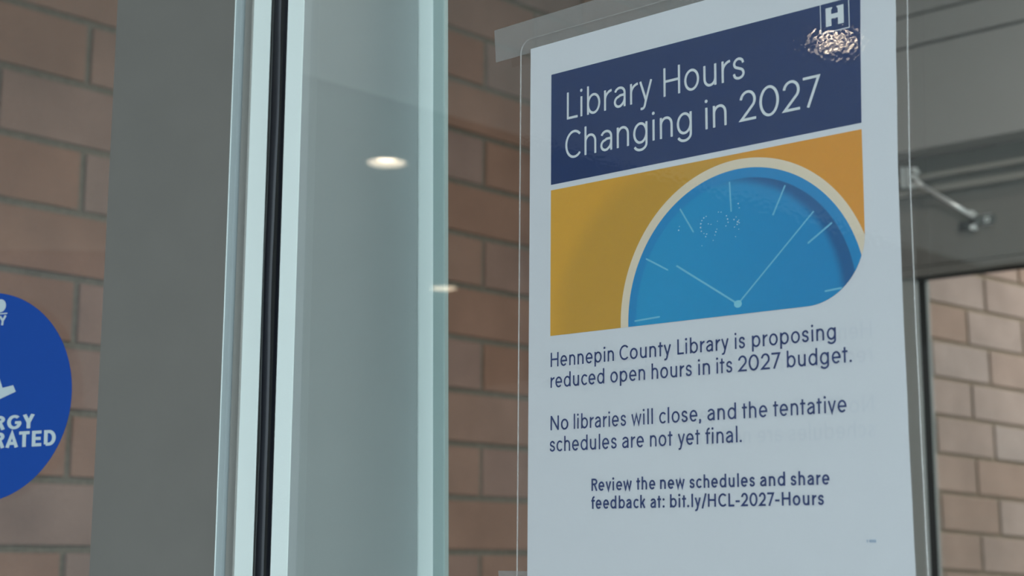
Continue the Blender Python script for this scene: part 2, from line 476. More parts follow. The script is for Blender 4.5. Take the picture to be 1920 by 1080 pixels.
# ------------------------------------------------------------------ the glazed door, swung a little outward on its right-hand hinge
TH = math.radians(24)
HG = Vector((gx(430), YG, 0))
DU, DN = Vector((-math.cos(TH), -math.sin(TH), 0)), Vector((math.sin(TH), -math.cos(TH), 0))
def dpt(s, n, z): return HG + DU * s + DN * n + Vector((0, 0, z))
def dbox(bm, s0, s1, n0, n1, z0, z1, bev=0):
    vs = box(bm, s0, s1, n0, n1, z0, z1)
    for v in vs: v.co = dpt(v.co.x, v.co.y, v.co.z)
def don(px, py):
    d = ray(px, py); k = (HG - EYE).dot(DN) / d.dot(DN); P = EYE + d * k
    return (P - HG).dot(DU), P.z
door = tag(empty('door_1', HG), 'grey framed glass door at left, standing slightly open outward', 'door', kind='structure')
sL, sR = don(194, 540)[0], don(421, 540)[0]
bm = bmesh.new(); dbox(bm, sR, sL, -0.045, 0, 0.01, 2.12)
obj('hinge_stile', bm, M['door_grey'], door)
bm = bmesh.new(); dbox(bm, 0.86, 0.95, -0.045, 0, 0.01, 2.12)
obj('lock_stile', bm, M['door_grey'], door)
bm = bmesh.new(); dbox(bm, sL, 0.86, -0.045, 0, 0.01, 0.26)
obj('bottom_rail', bm, M['door_grey'], door)
bm = bmesh.new(); dbox(bm, sL, 0.86, -0.045, 0, 2.02, 2.12)
obj('top_rail', bm, M['door_grey'], door)
bm = bmesh.new(); dbox(bm, sL - 0.002, 0.862, -0.0075, -0.0015, 0.255, 2.025)
obj('glass_pane', bm, M['glass_door'], door)
bm = bmesh.new(); dbox(bm, 0.895, 0.92, 0.035, 0.06, 0.75, 1.30); dbox(bm, 0.90, 0.915, 0, 0.04, 0.80, 0.82); dbox(bm, 0.90, 0.915, 0, 0.04, 1.23, 1.25)
obj('pull_handle', bm, M['chrome'], door)
# continuous hinge between leaf and jamb: flat leaf, fine slit, round barrel
x422, x424, x434, x436 = gx(421.5), gx(423.5), gx(433.5), gx(436)
bm = bmesh.new()
prism(bm, [(x422, YG + 0.02), (x422, YG + 0.0012), (x424, YG - 0.0006), (x434, YG - 0.0002), (x434, YG + 0.02)], 0.01, 2.14)
obj('hinge_leaf', bm, M['hinge'], door)
bm = bmesh.new(); box(bm, gx(420.8), gx(424.2), YG - 0.0012, YG + 0.01, 0.01, 2.14)
obj('hinge_edge_highlight', bm, M['white_alu'], door)  # white strip stands in for the highlight along the hinge leaf
bm = bmesh.new()
prof = [(x436 - 0.0012, YG + 0.02)]
for k in range(0, 15):
    a = k / 14
    prof.append((x436 + (x460 - x436) * a, YG + 0.0022 - 0.0032 * a ** 2.0))
prof.append((x460, YG + 0.02))
bm2 = bmesh.new(); prism(bm2, prof, 0.01, 2.14)
obj('hinge_cover', bm2, M['hinge_cover'], door, smooth=False)
bm.free()
slab('trim_transom', -2.0, x460, YG, YG + 0.1, 2.16, 2.80, M['door_grey'], 'grey transom panel above the glass door', 'panel')
slab('trim_doorside', -2.05, -1.76, YG + 0.01, YG + 0.1, 0.0, 2.16, M['door_grey'], 'grey jamb on the lock side of the glass door', 'panel')

# ------------------------------------------------------------------ stroke lettering (own letterforms: centre-lines swept to a flat ribbon)
def arc(cx, cy, rx, ry, a0, a1, n=20):
    return [(cx + rx*math.cos(math.radians(a0 + (a1-a0)*i/n)), cy + ry*math.sin(math.radians(a0 + (a1-a0)*i/n))) for i in range(n+1)]
def crom(P, n=6):
    out = []
    for i in range(len(P) - 1):
        p0, p1, p2, p3 = P[max(i-1, 0)], P[i], P[i+1], P[min(i+2, len(P)-1)]
        for k in range(n):
            t = k / n
            out.append(tuple(0.5*((2*p1[d]) + (-p0[d]+p2[d])*t + (2*p0[d]-5*p1[d]+4*p2[d]-p3[d])*t*t + (-p0[d]+3*p1[d]-3*p2[d]+p3[d])*t**3) for d in (0, 1)))
    out.append(P[-1]); return out
X, ASC = 0.735, 1.04
def glyph(ch, w):
    """-> ink width, left bearing, right bearing, strokes [(points, closed)], dots [(x, y, r)]; cap height 1"""
    h = w / 2; o = 0.012
    st, ro = 0.105, 0.07
    if ch in 'bdpqo':
        W = {'o': 0.61}.get(ch, 0.60); cx = W/2; e = (arc(cx, X/2, W/2-h, X/2-h+o, 0, 360, 40)[:-1], True)
        if ch == 'o': return W, ro, ro, [e], []
        x = h if ch in 'bp' else W - h
        s = [(x, 0), (x, ASC)] if ch in 'bd' else [(x, -0.27), (x, X)]
        l, r = (st, ro) if ch in 'bp' else (ro, st)
        return W, l, r, [e, (s, False)], []
    if ch in 'nhu':
        W = 0.525; ry = 0.25
        if ch == 'u':
            return W, st*0.95, st, [([(h, X)] + arc(W/2, h+ry-o, W/2-h, ry, 180, 360) + [(W-h, X)], False), ([(W-h, X), (W-h, 0)], False)], []
        return W, st, st*0.95, [([(h, 0), (h, X if ch == 'n' else ASC)], False), (arc(W/2, X-h-ry+o, W/2-h, ry, 180, 0) + [(W-h, 0)], False)], []
    if ch in 'il':
        if ch == 'l': return w, st, st, [([(h, 0), (h, ASC)], False)], []
        return w, st, st, [([(h, 0), (h, X)], False)], [(h, 0.955, h*1.32)]
    if ch == 'a':
        W = 0.515
        return W, ro, st*0.9, [(arc(W*0.5, X-h-0.2+o, W*0.5-h, 0.2, 160, 0) + [(W-h, 0)], False),
            ([(W-h, 0.43)] + [(W*0.52, 0.43-0.005)] + arc(W*0.44, 0.21, W*0.44-h, 0.21-h+o, 95, 266, 16) + crom([(W*0.50, h-o+0.003), (W*0.66, h+0.03), (W*0.83, 0.16), (W-h, 0.27)]), False)], []
    if ch == 'e':
        W = 0.585
        return W, ro, ro, [([(h, X*0.49), (W-h, X*0.49)] + arc(W/2, X/2, W/2-h, X/2-h+o, 0, 318, 36), False)], []
    if ch == 'c':
        W = 0.555
        return W*0.53+(W*0.53-h)*0.743+h*0.67, ro, ro*0.7, [(arc(W*0.53, X/2, W*0.53-h, X/2-h+o, 42, 318, 32), False)], []
    if ch == 's':
        W = 0.475
        pts = [(0.95,.76),(.83,.93),(.5,1.01),(.18,.93),(.05,.76),(.17,.60),(.5,.51),(.84,.41),(.98,.23),(.84,.06),(.5,-.01),(.15,.06),(.01,.25)]
        return W, ro, ro*0.9, [(crom([(h + a*(W-2*h), h + b*(X-2*h)) for a, b in pts], 5), False)], []
    if ch == 'g':
        W = 0.60
        return W, ro, st, [(arc(W/2, X/2, W/2-h, X/2-h+o, 0, 360, 40)[:-1], True), ([(W-h, X), (W-h, -0.02)] + arc(W/2, -0.02, W/2-h, 0.255-h, 0, -158, 18), False)], []
    if ch == 'r':
        W = 0.335
        return W, st, 0.03, [([(h, 0), (h, X)], False), (arc(W+0.02, X-h-0.32, W-h+0.02, 0.32, 178, 92, 12), False)], []
    if ch == 't':
        W = 0.36
        return W, 0.04, 0.04, [([(0.42*W+h*0.2, 0), (0.42*W+h*0.2, X+0.20)], False), ([(0, X-h), (W, X-h)], False)], []
    if ch == 'f':
        W = 0.36; x = 0.40*W
        return W, 0.04, 0.02, [([(x, 0), (x, 0.80)] + arc(x+0.2, 0.80, 0.2, ASC-h-0.80, 180, 96, 10), False), ([(0, X-h), (W, X-h)], False)], []
    if ch == 'k':
        W = 0.515
        return W, st, 0.03, [([(h, 0), (h, ASC)], False), ([(W-h*1.15, X), (h, 0.24)], False), ([(W*0.42, 0.43), (W-h*1.1, 0)], False)], []
    if ch == 'v': W = 0.55; return W, 0.03, 0.03, [([(h, X), (W/2, h*0.6), (W-h, X)], False)], []
    if ch == 'w': W = 0.82; return W, 0.03, 0.03, [([(h, X), (W*0.275, h*0.8), (W*0.5, X-h*0.6), (W*0.725, h*0.8), (W-h, X)], False)], []
    if ch == 'y':
        W = 0.56
        return W, 0.03, 0.03, [([(h, X), (W*0.5+h*0.3, h*0.4)], False), ([(W-h, X), (W*0.47, -0.03)] + crom([(W*0.47, -0.03), (W*0.40, -0.17), (W*0.28, -0.235), (W*0.10, -0.235)], 5)[1:], False)], []
    if ch == 'L': W = 0.50; return W, st, 0.03, [([(h, 1), (h, h), (W, h)], False)], []
    if ch == 'H': W = 0.70; return W, st, st, [([(h, 0), (h, 1)], False), ([(W-h, 0), (W-h, 1)], False), ([(h, 0.52), (W-h, 0.52)], False)], []
    if ch == 'N': W = 0.70; return W, st, st, [([(h, 0), (h, 1)], False), ([(W-h, 0), (W-h, 1)], False), ([(h, 1-h*0.5), (W-h, h*0.5)], False)], []
    if ch == 'C': W = 0.78; return W*0.52+(W*0.52-h)*0.707+h*0.7, ro, ro, [(arc(W*0.52, 0.5, W*0.52-h, 0.5-h+o, 45, 315, 36), False)], []
    if ch in 'RP':
        W = 0.58
        s = [([(h, 0), (h, 1)], False), ([(h, 1-h), (W*0.52, 1-h)] + arc(W*0.52, 0.73, W*0.48-h, 0.27-h, 90, -90, 16) + [(h, 0.46+h)], False)]
        if ch == 'R': s.append(([(W*0.50, 0.46+h), (W-h*0.8, 0)], False))
        return W, st, 0.04, s, []
    if ch == 'E': W = 0.52; return W, st, 0.04, [([(W, 1-h), (h, 1-h), (h, h), (W, h)], False), ([(h, 0.5), (W*0.93, 0.5)], False)], []
    if ch == 'T': W = 0.58; return W, 0.02, 0.02, [([(0, 1-h), (W, 1-h)], False), ([(W/2, 1), (W/2, 0)], False)], []
    if ch == 'A': W = 0.72; return W, 0.01, 0.01, [([(h, 0), (W/2, 1-h*1.25), (W-h, 0)], False), ([(W*0.22, 0.27), (W*0.78, 0.27)], False)], []
    if ch == 'D': W = 0.64; return W, st, 0.05, [([(h, h), (h, 1-h), (W*0.42, 1-h)] + arc(W*0.42, 0.5, W*0.58-h, 0.5-h, 90, -90, 20) + [(h-0.001, h)], False)], []
    if ch == 'O': W = 0.78; return W, ro, ro, [(arc(W/2, .5, W/2-h, .5-h+o, 0, 360, 40)[:-1], True)], []
    if ch == 'G': W = 0.76; return W, ro, 0.06, [(arc(W*0.51, 0.5, W*0.51-h, 0.5-h+o, 48, 345, 34) + [(W-h*1.1, 0.46), (W*0.55, 0.46)], False)], []
    if ch == 'Y': W = 0.64; return W, 0.0, 0.0, [([(h, 1), (W/2, 0.42), (W-h, 1)], False), ([(W/2, 0.42), (W/2, 0)], False)], []
    if ch == '0': W = 0.66; return W, 0.06, 0.06, [(arc(W/2, .5, W/2-h, .5-h+o, 0, 360, 40)[:-1], True)], []
    if ch == '2':
        W = 0.56; ry = 0.285; rx = W/2 - h
        a = arc(W/2, 1-h-ry+o, rx, ry, 172, -38, 24)
        return W, 0.06, 0.06, [(a + [(h*1.2, h), (W, h)], False)], []
    if ch == '7': W = 0.55; return W, 0.05, 0.03, [([(0, 1-h), (W-h*0.9, 1-h), (W*0.27, 0)], False)], []
    if ch == '.': return w*1.3, 0.06, 0.06, [], [(w*0.65, w*0.62, w*0.65)]
    if ch == ',': return w*1.2, 0.06, 0.06, [([(w*0.75, w*0.9), (w*0.72, 0.02), (w*0.35, -0.15)], False)], [(w*0.65, w*0.62, w*0.6)]
    if ch == ':': return w*1.3, 0.08, 0.08, [], [(w*0.65, w*0.62, w*0.65), (w*0.65, X - w*0.62, w*0.65)]
    if ch == '/': W = 0.42; return W, 0.02, 0.02, [([(h*0.7, -0.11), (W-h*0.7, ASC)], False)], []
    if ch == '-': W = 0.36; return W, 0.06, 0.06, [([(0, 0.385), (W, 0.385)], False)], []
    raise KeyError(ch)

def ribbon(pts, closed, hw):
    P = [Vector(p) for p in pts]
    Q = [P[0]]
    for p in P[1:]:
        if (p - Q[-1]).length > 1e-6: Q.append(p)
    P = Q; n = len(P); L_, R_ = [], []
    for i in range(n):
        a = P[i] - P[i-1] if (i > 0 or closed) else None
        b = P[(i+1) % n] - P[i] if (i < n-1 or closed) else None
        if a is None: a = b
        if b is None: b = a
        na = Vector((-a.y, a.x)).normalized(); nb = Vector((-b.y, b.x)).normalized()
        m = (na + nb)
        if m.length < 1e-6: m = na
        m.normalize()
        k = hw / max(0.35, m.dot(na))
        L_.append(P[i] + m*k); R_.append(P[i] - m*k)
    qs = [(R_[i], R_[(i+1) % n], L_[(i+1) % n], L_[i]) for i in range(n if closed else n-1)]
    return qs

def word_faces(text, weight):
    """2-D polygons of a word, cap height 1, ink from x=0; returns polys, ink width"""
    x = 0; polys = []; ids = []; first = True; end = 0
    for gi, ch in enumerate(text):
        W, l, r, strokes, dots = glyph(ch, weight)
        if not first: x += l
        first = False
        par = 0.10 * (gi % 2)
        for j, (pts, cl) in enumerate(strokes):
            for qi, q in enumerate(ribbon(pts, cl, weight/2)):
                polys.append([(p.x + x, p.y) for p in q]); ids.append((par + 0.034 * j, 0.0005 * qi))
        for dx, dy, dr in dots:
            ids.append((par + 0.09, 0.0))
            polys.append([(x + dx + dr*math.cos(2*math.pi*k/20), dy + dr*math.sin(2*math.pi*k/20)) for k in range(20)])
        end = x + W
        x += W + r
    return polys, end, ids

# ------------------------------------------------------------------ the poster (sheet coordinates: mm from the paper's top-left corner, y down)
TLC = at(995, 92, YG)
BOW = [(-10, 0.3), (27, 0.2), (54, -0.6), (103, -1.45), (155, -1.3), (209, -0.65), (252, 0.0), (272, 0.4), (300, 0.6)]
def bow(y):
    """how far the right margin of the sheet strays from straight, mm"""
    for (a, u), (b, v) in zip(BOW, BOW[1:]):
        if a <= y <= b:
            t = (y - a) / (b - a); t = t * t * (3 - 2 * t)
            return u + (v - u) * t
    return 0.0
def pp(x, y, lift=0.0):
    """sheet mm -> place; lift in mm towards the viewer"""
    x += bow(y) * min(1.0, max(0.0, (x - 204) / 10))
    return Vector((TLC.x + (x + 0.0025 * y * (x / 216 - 0.35)) / 1000, YG - lift / 1000, TLC.z - y / 1000))
poster = tag(empty('library_poster', pp(108, 279, 0)), 'laminated white notice headed Library Hours Changing in 2027, taped to the window', 'poster')

def sheet_poly(bm, outline, lift, mi=0):
    f = bm.faces.new([bm.verts.new(pp(x, y, lift)) for x, y in outline]); f.material_index = mi
    return f
def extr(bm, outline, l0, l1):
    a = [bm.verts.new(pp(x, y, l0)) for x, y in outline]; b = [bm.verts.new(pp(x, y, l1)) for x, y in outline]
    n = len(a)
    for i in range(n): bm.faces.new((a[i], a[(i+1) % n], b[(i+1) % n], b[i]))
    bm.faces.new(a); bm.faces.new(b)
def rrect(x0, y0, x1, y1, r, n=8):
    o = []
    for cx, cy, a in ((x1-r, y0+r, -90), (x1-r, y1-r, 0), (x0+r, y1-r, 90), (x0+r, y0+r, 180)):
        if a == 0: o += [(x1, y0 + r + (y1 - y0 - 2*r) * k / 40) for k in range(1, 40)]
        o += arc(cx, cy, r, r, a, a+90, n)
    return o
bm = bmesh.new(); extr(bm, [(0, 0)] + [(215.9, 279.4 * k / 40) for k in range(41)] + [(0, 279.4)], 0.0, -0.12)
paper = obj('paper_sheet', bm, M['paper'], poster)

def words(name, items, cap, weight, m, lift, parent, mirror=False, kl=1.0):
    """items: (baseline_mm, [(word, x0, x1)...])"""
    bm = bmesh.new()
    for base, ws in items:
        for t, x0, x1 in ws:
            polys, W, ids = word_faces(t, weight)
            sx = (x1 - x0) / W
            for pl, k in zip(polys, ids):
                pts = [(x0 + px * sx, base - py * cap) for px, py in pl]
                if mirror: pts = [(215.9 - x, y) for x, y in pts]
                try: sheet_poly(bm, pts, lift + k[0] * kl + k[1])
                except ValueError: pass
    return obj(name, bm, m, parent)

B1 = (170.6, [('Hennepin', 15.3, 56.8), ('County', 60.2, 91.8), ('Library', 95.4, 125.0), ('is', 128.4, 134.1), ('proposing', 137.8, 181.8)])
B2 = (181.2, [('reduced', 15.3, 50.6), ('open', 54.4, 76.1), ('hours', 79.9, 103.8), ('in', 107.5, 114.3), ('its', 117.9, 126.8), ('2027', 130.0, 152.9), ('budget.', 156.3, 189.4)])
B3 = (202.6, [('No', 15.4, 27.3), ('libraries', 30.8, 64.2), ('will', 67.4, 80.6), ('close,', 84.3, 108.8), ('and', 112.4, 128.5), ('the', 131.7, 145.4), ('tentative', 148.5, 186.1)])
B4 = (213.3, [('schedules', 14.9, 58.3), ('are', 61.7, 75.0), ('not', 78.7, 92.1), ('yet', 95.2, 108.0), ('final.', 111.1, 131.5)])
C1 = (233.4, [('Review', 42.3, 67.6), ('the', 70.3, 81.7), ('new', 84.5, 99.0), ('schedules', 101.7, 138.1), ('and', 140.8, 154.1), ('share', 156.9, 176.7)])
C2 = (242.1, [('feedback', 42.2, 75.9), ('at:', 78.7, 87.2), ('bit.ly/HCL-2027-Hours', 90.3, 173.7)])
T1 = (43.4, [('Library', 25.8, 81.6), ('Hours', 88.5, 136.5)])
T2 = (64.2, [('Changing', 24.8, 105.5), ('in', 113.4, 125.8), ('2027', 133.2, 177.1)])
HX0, HX1 = 14.9, 197.5
bm = bmesh.new(); sheet_poly(bm, [(HX0, 17.2), (198.9, 17.8), (198.2, 40), (HX1, 76.1), (HX0, 76.1)], 0.10)
hdr = obj('header_band', bm, M['navy'], paper); hdr['label'] = 'navy header band'
words('headline_lettering', [T1, T2], 14.35, 0.088, M['white_ink'], 0.20, paper)['label'] = 'white headline lettering'
# the boxed H emblem
bm = bmesh.new()
for a in ([(178, 17.2), (178.4, 17.2), (178.4, 31.6), (178, 31.6)], [(192.7, 17.2), (193.1, 17.2), (193.1, 31.6), (192.7, 31.6)], [(178, 31.2), (193.1, 31.2), (193.1, 31.6), (178, 31.6)], [(178, 17.2), (193.1, 17.2), (193.1, 17.6), (178, 17.6)]):
    sheet_poly(bm, a, 0.20)
hl = [(180.9, 20.0), (184.2, 20.0)] + [(184.15, 20.6), (183.75, 21.2), (183.75, 23.2)]
sheet_poly(bm, [(180.9, 20.0), (184.4, 20.0), (184.4, 20.5), (183.8, 21.2), (183.8, 28.7), (180.9, 28.7)], 0.20)
sheet_poly(bm, [(186.6, 20.0), (190.2, 20.0), (190.2, 28.7), (187.2, 28.7), (187.2, 21.2), (186.6, 20.5)], 0.20)
sheet_poly(bm, [(183.8, 23.2), (187.2, 23.2), (187.2, 25.4), (183.8, 25.4)], 0.20)
obj('emblem', bm, M['white_ink'], paper)['label'] = 'white letter H emblem in a square outline'

# printed clock picture
def print_mat(name, build):
    m = bpy.data.materials.new(name); m.use_nodes = True
    nt = m.node_tree; p = nt.nodes['Principled BSDF']; p.inputs['Roughness'].default_value = 0.5
    build(nt, p); return m
def sheet_xy(nt):
    """printed-sheet coordinates in mm as node sockets"""
    uv = nt.nodes.new('ShaderNodeUVMap'); uv.uv_map = 'sheet'
    sp = nt.nodes.new('ShaderNodeSeparateXYZ'); nt.links.new(uv.outputs[0], sp.inputs[0])
    return sp.outputs[0], sp.outputs[1]
def mrange(nt, v, a, b, c=0.0, d=1.0, smooth=True):
    n = nt.nodes.new('ShaderNodeMapRange'); n.interpolation_type = 'SMOOTHSTEP' if smooth else 'LINEAR'
    nt.links.new(v, n.inputs[0]); 
    for i, k in zip((1, 2, 3, 4), (a, b, c, d)): n.inputs[i].default_value = k
    return n.outputs[0]
def mixc(nt, f, a, b):
    n = nt.nodes.new('ShaderNodeMix'); n.data_type = 'RGBA'
    nt.links.new(f, n.inputs[0])
    for s, v in ((6, a), (7, b)):
        if isinstance(v, tuple): n.inputs[s].default_value = (*v[:3], 1)
        else: nt.links.new(v, n.inputs[s])
    return n.outputs[2]
def mop(nt, op, a, b=0.0):
    n = nt.nodes.new('ShaderNodeMath'); n.operation = op
    for i, v in enumerate((a, b)):
        if isinstance(v, (int, float)): n.inputs[i].default_value = v
        else: nt.links.new(v, n.inputs[i])
    return n.outputs[0]
def dist(nt, x, y, cx, cy, kx=1.0):
    dx = mop(nt, 'MULTIPLY', mop(nt, 'SUBTRACT', x, cx), kx); dy = mop(nt, 'SUBTRACT', y, cy)
    return mop(nt, 'SQRT', mop(nt, 'ADD', mop(nt, 'MULTIPLY', dx, dx), mop(nt, 'MULTIPLY', dy, dy)))
def b_orange(nt, p):
    x, y = sheet_xy(nt)
    c = mixc(nt, mrange(nt, x, 20, 190), (0.66, 0.335, 0.030), (0.67, 0.275, 0.022))
    d = dist(nt, x, y, 98, 150, 0.95)          # the pictured clock's soft cast tone on its mustard backdrop
    c = mixc(nt, mrange(nt, d, 66, 82, 1, 0), c, (0.54, 0.285, 0.030))
    nt.links.new(c, p.inputs['Base Color'])
def b_blue(nt, p):
    x, y = sheet_xy(nt)
    c = mixc(nt, mrange(nt, x, 70, 190), (0.010, 0.28, 0.53), (0.005, 0.225, 0.48))
    rim = dist(nt, x, y, 131.9, 152.4)
    inner = dist(nt, x, y, 125.2, 153.5, 1.0)
    # dark crescent inside the upper right of the bowl, as printed
    c2 = mixc(nt, mrange(nt, inner, 58.5, 63.5), c, (0.008, 0.105, 0.27))
    side = mrange(nt, mop(nt, 'SUBTRACT', x, mop(nt, 'MULTIPLY', y, 0.5)), 62, 100)
    c3 = mixc(nt, side, c, c2)
    c4 = mixc(nt, mrange(nt, rim, 60.9, 61.7), c3, (0.007, 0.225, 0.49))
    nt.links.new(c4, p.inputs['Base Color'])
M['orange'] = print_mat('mustard_print', b_orange)
M['blue'] = print_mat('blue_face_print', b_blue)
def sheet_uv(o):
    me = o.data; uvl = me.uv_layers.new(name='sheet')
    for l in me.loops:
        c = o.matrix_world @ me.vertices[l.vertex_index].co
        uvl.data[l.index].uv = ((c.x - TLC.x) * 1000, (TLC.z - c.z) * 1000)
PY0, PY1 = 79.0, 154.7
CR = 30.0
def clip_poly(P):
    """clip a sheet polygon to the picture outline with its large rounded lower right corner (convex clip)"""
    clip = [(HX0, PY0), (HX1, PY0)] + arc(HX1 - CR, PY1 - CR, CR, CR, 0, 90, 24) + [(HX0, PY1)]
    out = list(P)
    for i in range(len(clip)):
        a, b = clip[i], clip[(i+1) % len(clip)]
        if abs(a[0]-b[0]) + abs(a[1]-b[1]) < 1e-9: continue
        side = lambda p: (b[0]-a[0])*(p[1]-a[1]) - (b[1]-a[1])*(p[0]-a[0])
        new = []
        for k in range(len(out)):
            p, q = out[k], out[(k+1) % len(out)]
            sp, sq = side(p), side(q)
            if sp >= 0: new.append(p)
            if (sp >= 0) != (sq >= 0):
                t = sp / (sp - sq); new.append((p[0]+(q[0]-p[0])*t, p[1]+(q[1]-p[1])*t))
        out = new
        if not out: return out
    return out
picture = None
bm = bmesh.new(); sheet_poly(bm, clip_poly([(0, 70), (216, 70), (216, 160), (0, 160)]), 0.10)
picture = obj('clock_picture', bm, M['orange'], paper); sheet_uv(picture); picture['label'] = 'mustard backdrop of the printed clock picture'
bm = bmesh.new(); sheet_poly(bm, clip_poly(arc(131.8, 152.6, 70.8, 70.8, 0, 360, 160)[:-1]), 0.16)
obj('clock_rim', bm, M['cream'], paper)['label'] = 'cream rim of the printed clock'
bm = bmesh.new(); sheet_poly(bm, clip_poly(arc(131.9, 152.5, 66.1, 66.1, 0, 360, 160)[:-1]), 0.20)
fc = obj('clock_face', bm, M['blue'], paper); sheet_uv(fc); fc['label'] = 'blue face of the printed clock'
bm = bmesh.new()
def bar(x0, y0, x1, y1, w, w1=None, lift=0.24):
    w1 = w if w1 is None else w1
    d = Vector((x1-x0, y1-y0)).normalized(); n = Vector((-d.y, d.x))
    q = clip_poly([(x0+n.x*w/2, y0+n.y*w/2), (x1+n.x*w1/2, y1+n.y*w1/2), (x1-n.x*w1/2, y1-n.y*w1/2), (x0-n.x*w/2, y0-n.y*w/2)][::-1]) or None
    if q is None or len(q) < 3:
        q = clip_poly([(x0+n.x*w/2, y0+n.y*w/2), (x1+n.x*w1/2, y1+n.y*w1/2), (x1-n.x*w1/2, y1-n.y*w1/2), (x0-n.x*w/2, y0-n.y*w/2)])
    if q and len(q) >= 3: sheet_poly(bm, q, lift)
for a in ((126.8, 91.8, 127.5, 106.1), (97.8, 100.5, 105.7, 113.0), (157.4, 98.1, 150.4, 111.1), (181.3, 118.7, 168.6, 126.4), (77.0, 122.3, 90.4, 129.5), (69.7, 152.2, 85.2, 151.5), (176.8, 148.9, 185.5, 148.3)):
    bm = bmesh.new(); bar(*a, 0.85); obj('hour_mark', bm, M['tick'], paper)['label'] = 'pale hour mark of the printed clock'
bm = bmesh.new()
bar(130.5, 149.9, 95.4, 127.9, 0.95, 0.95, 0.26)
obj('hour_hand', bm, M['tick'], paper)['label'] = 'pale shorter hand of the printed clock'
bm = bmesh.new()
bar(130.5, 149.9, 172.1, 112.2, 0.85, 0.7, 0.26)
obj('minute_hand', bm, M['tick'], paper)['label'] = 'pale longer hand of the printed clock'
bm = bmesh.new(); sheet_poly(bm, arc(130.5, 149.9, 2.2, 1.75, 0, 360, 28)[:-1], 0.30)
obj('clock_hub', bm, M['knob'], paper)
words('body_lettering', [B1, B2, B3, B4], 7.25, 0.120, M['navy_text'], 0.20, paper)['label'] = 'navy body lettering'
words('contact_lettering', [C1, C2], 5.95, 0.150, M['navy_text'], 0.20, paper)['label'] = 'bolder navy lettering with the web address'
words('reverse_lettering', [(b + 0.6, [(t, x0 + 1.2, x1 + 1.2) for t, x0, x1 in ws]) for b, ws in (B1, B2, B3, B4)], 7.25, 0.115, M['ghost'], 0.05, paper, mirror=True, kl=0.3)['label'] = 'faint mirrored lettering showing through from the back'
bm = bmesh.new()
for k, (x, wd_) in enumerate(((194.0, 0.5), (195.3, 0.7), (196.15, 0.6), (196.95, 0.7), (197.8, 0.7))):
    sheet_poly(bm, [(x, 256.9), (x + wd_, 256.9), (x + wd_, 258.1), (x, 258.1)], 0.16)
obj('small_print', bm, M['small_print'], paper)['label'] = 'tiny illegible pale blue marks near the lower right corner'

# laminating pouch: a clear wallet reaching past the paper all round, with a pale cut edge
LX0, LY0, LX1, LY1, LR = -6.9, -5.6, 221.8, 285.0, 7.0
lam_out = rrect(LX0, LY0, LX1, LY1, LR, 10)
bm = bmesh.new(); extr(bm, lam_out, 0.62, 0.50)
pouch = obj('laminate_pouch', bm, M['laminate'], poster); pouch['label'] = 'clear glossy laminate'
bm = bmesh.new()
inn = rrect(LX0 + 0.2, LY0 + 0.2, LX1 - 0.2, LY1 - 0.2, LR - 0.2, 10)
n = len(lam_out)
R4 = [[bm.verts.new(pp(x, y, l)) for x, y in (lam_out if k < 2 else inn)] for k, l in enumerate((-0.25, 0.66, 0.66, -0.25))]
for a in range(4):
    A, B = R4[a], R4[(a+1) % 4]
    for i in range(n): bm.faces.new((A[i], A[(i+1) % n], B[(i+1) % n], B[i]))
obj('laminate_rim', bm, M['laminate_rim'], pouch)['label'] = 'thin bright cut edge of the laminate'

# glints on the laminate, painted as tiny pale discs over the clock face
GLINTS = [(1320.5,409,2.2),(1317,414,2),(1315,420,2.4),(1314.5,427,2.6),(1316,434,2),(1325,406,1.8),(1329,420,1.6),(1334,421,1.5),(1321,438,1.6),(1324,444,2),(1326,439,2),(1345,430,1.6),(1343,435,2.2),(1341.5,441,1.6),(1346,415,1.4),(1348,398,1.6),(1353,398,1.6),(1363,405,2),(1365,411,2.4),(1366,417,1.8),(1362,424,1.8),(1377,412,2),(1381,407,1.6),(1384,416,2.6),(1383,421,2),(1386,413,1.6),(1387,418,1.8),(1378,426,1.6),(1386,430,1.5),(1385,382,2.2),(1387,390,1.6),(1380,444,1.6),(1273.5,432,2.4),(1275,425,1.6),(1317,461,1.4),(1338,451,1.4)]
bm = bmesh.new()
for px, py, r in GLINTS:
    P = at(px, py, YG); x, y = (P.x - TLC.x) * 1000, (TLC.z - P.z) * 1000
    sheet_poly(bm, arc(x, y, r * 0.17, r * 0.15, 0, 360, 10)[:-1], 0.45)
ob = obj('laminate_glints', bm, M['glint_speck'], pouch); ob['kind'] = 'stuff'; ob['label'] = 'tiny pale painted glints over the clock face'

# two strips of clear tape between laminate and glass
def tape(name, outline, label):
    bm = bmesh.new(); extr(bm, outline, -0.35, -0.55)
    return tag(obj(name, bm, M['tape']), label, 'tape', 'clear tape strips holding the poster')
tape('tape_strip', [(-27.2, 16.4-32.8), (120, -17.4), (121, 2.2), (-25.8, 1.9)], 'strip of clear matte tape across the top left corner of the poster')
tape('tape_strip', [(-20.4, 272.6), (60, 272.4), (60, 291.5), (-18.8, 291.6)], 'strip of clear matte tape at the bottom left corner of the poster')

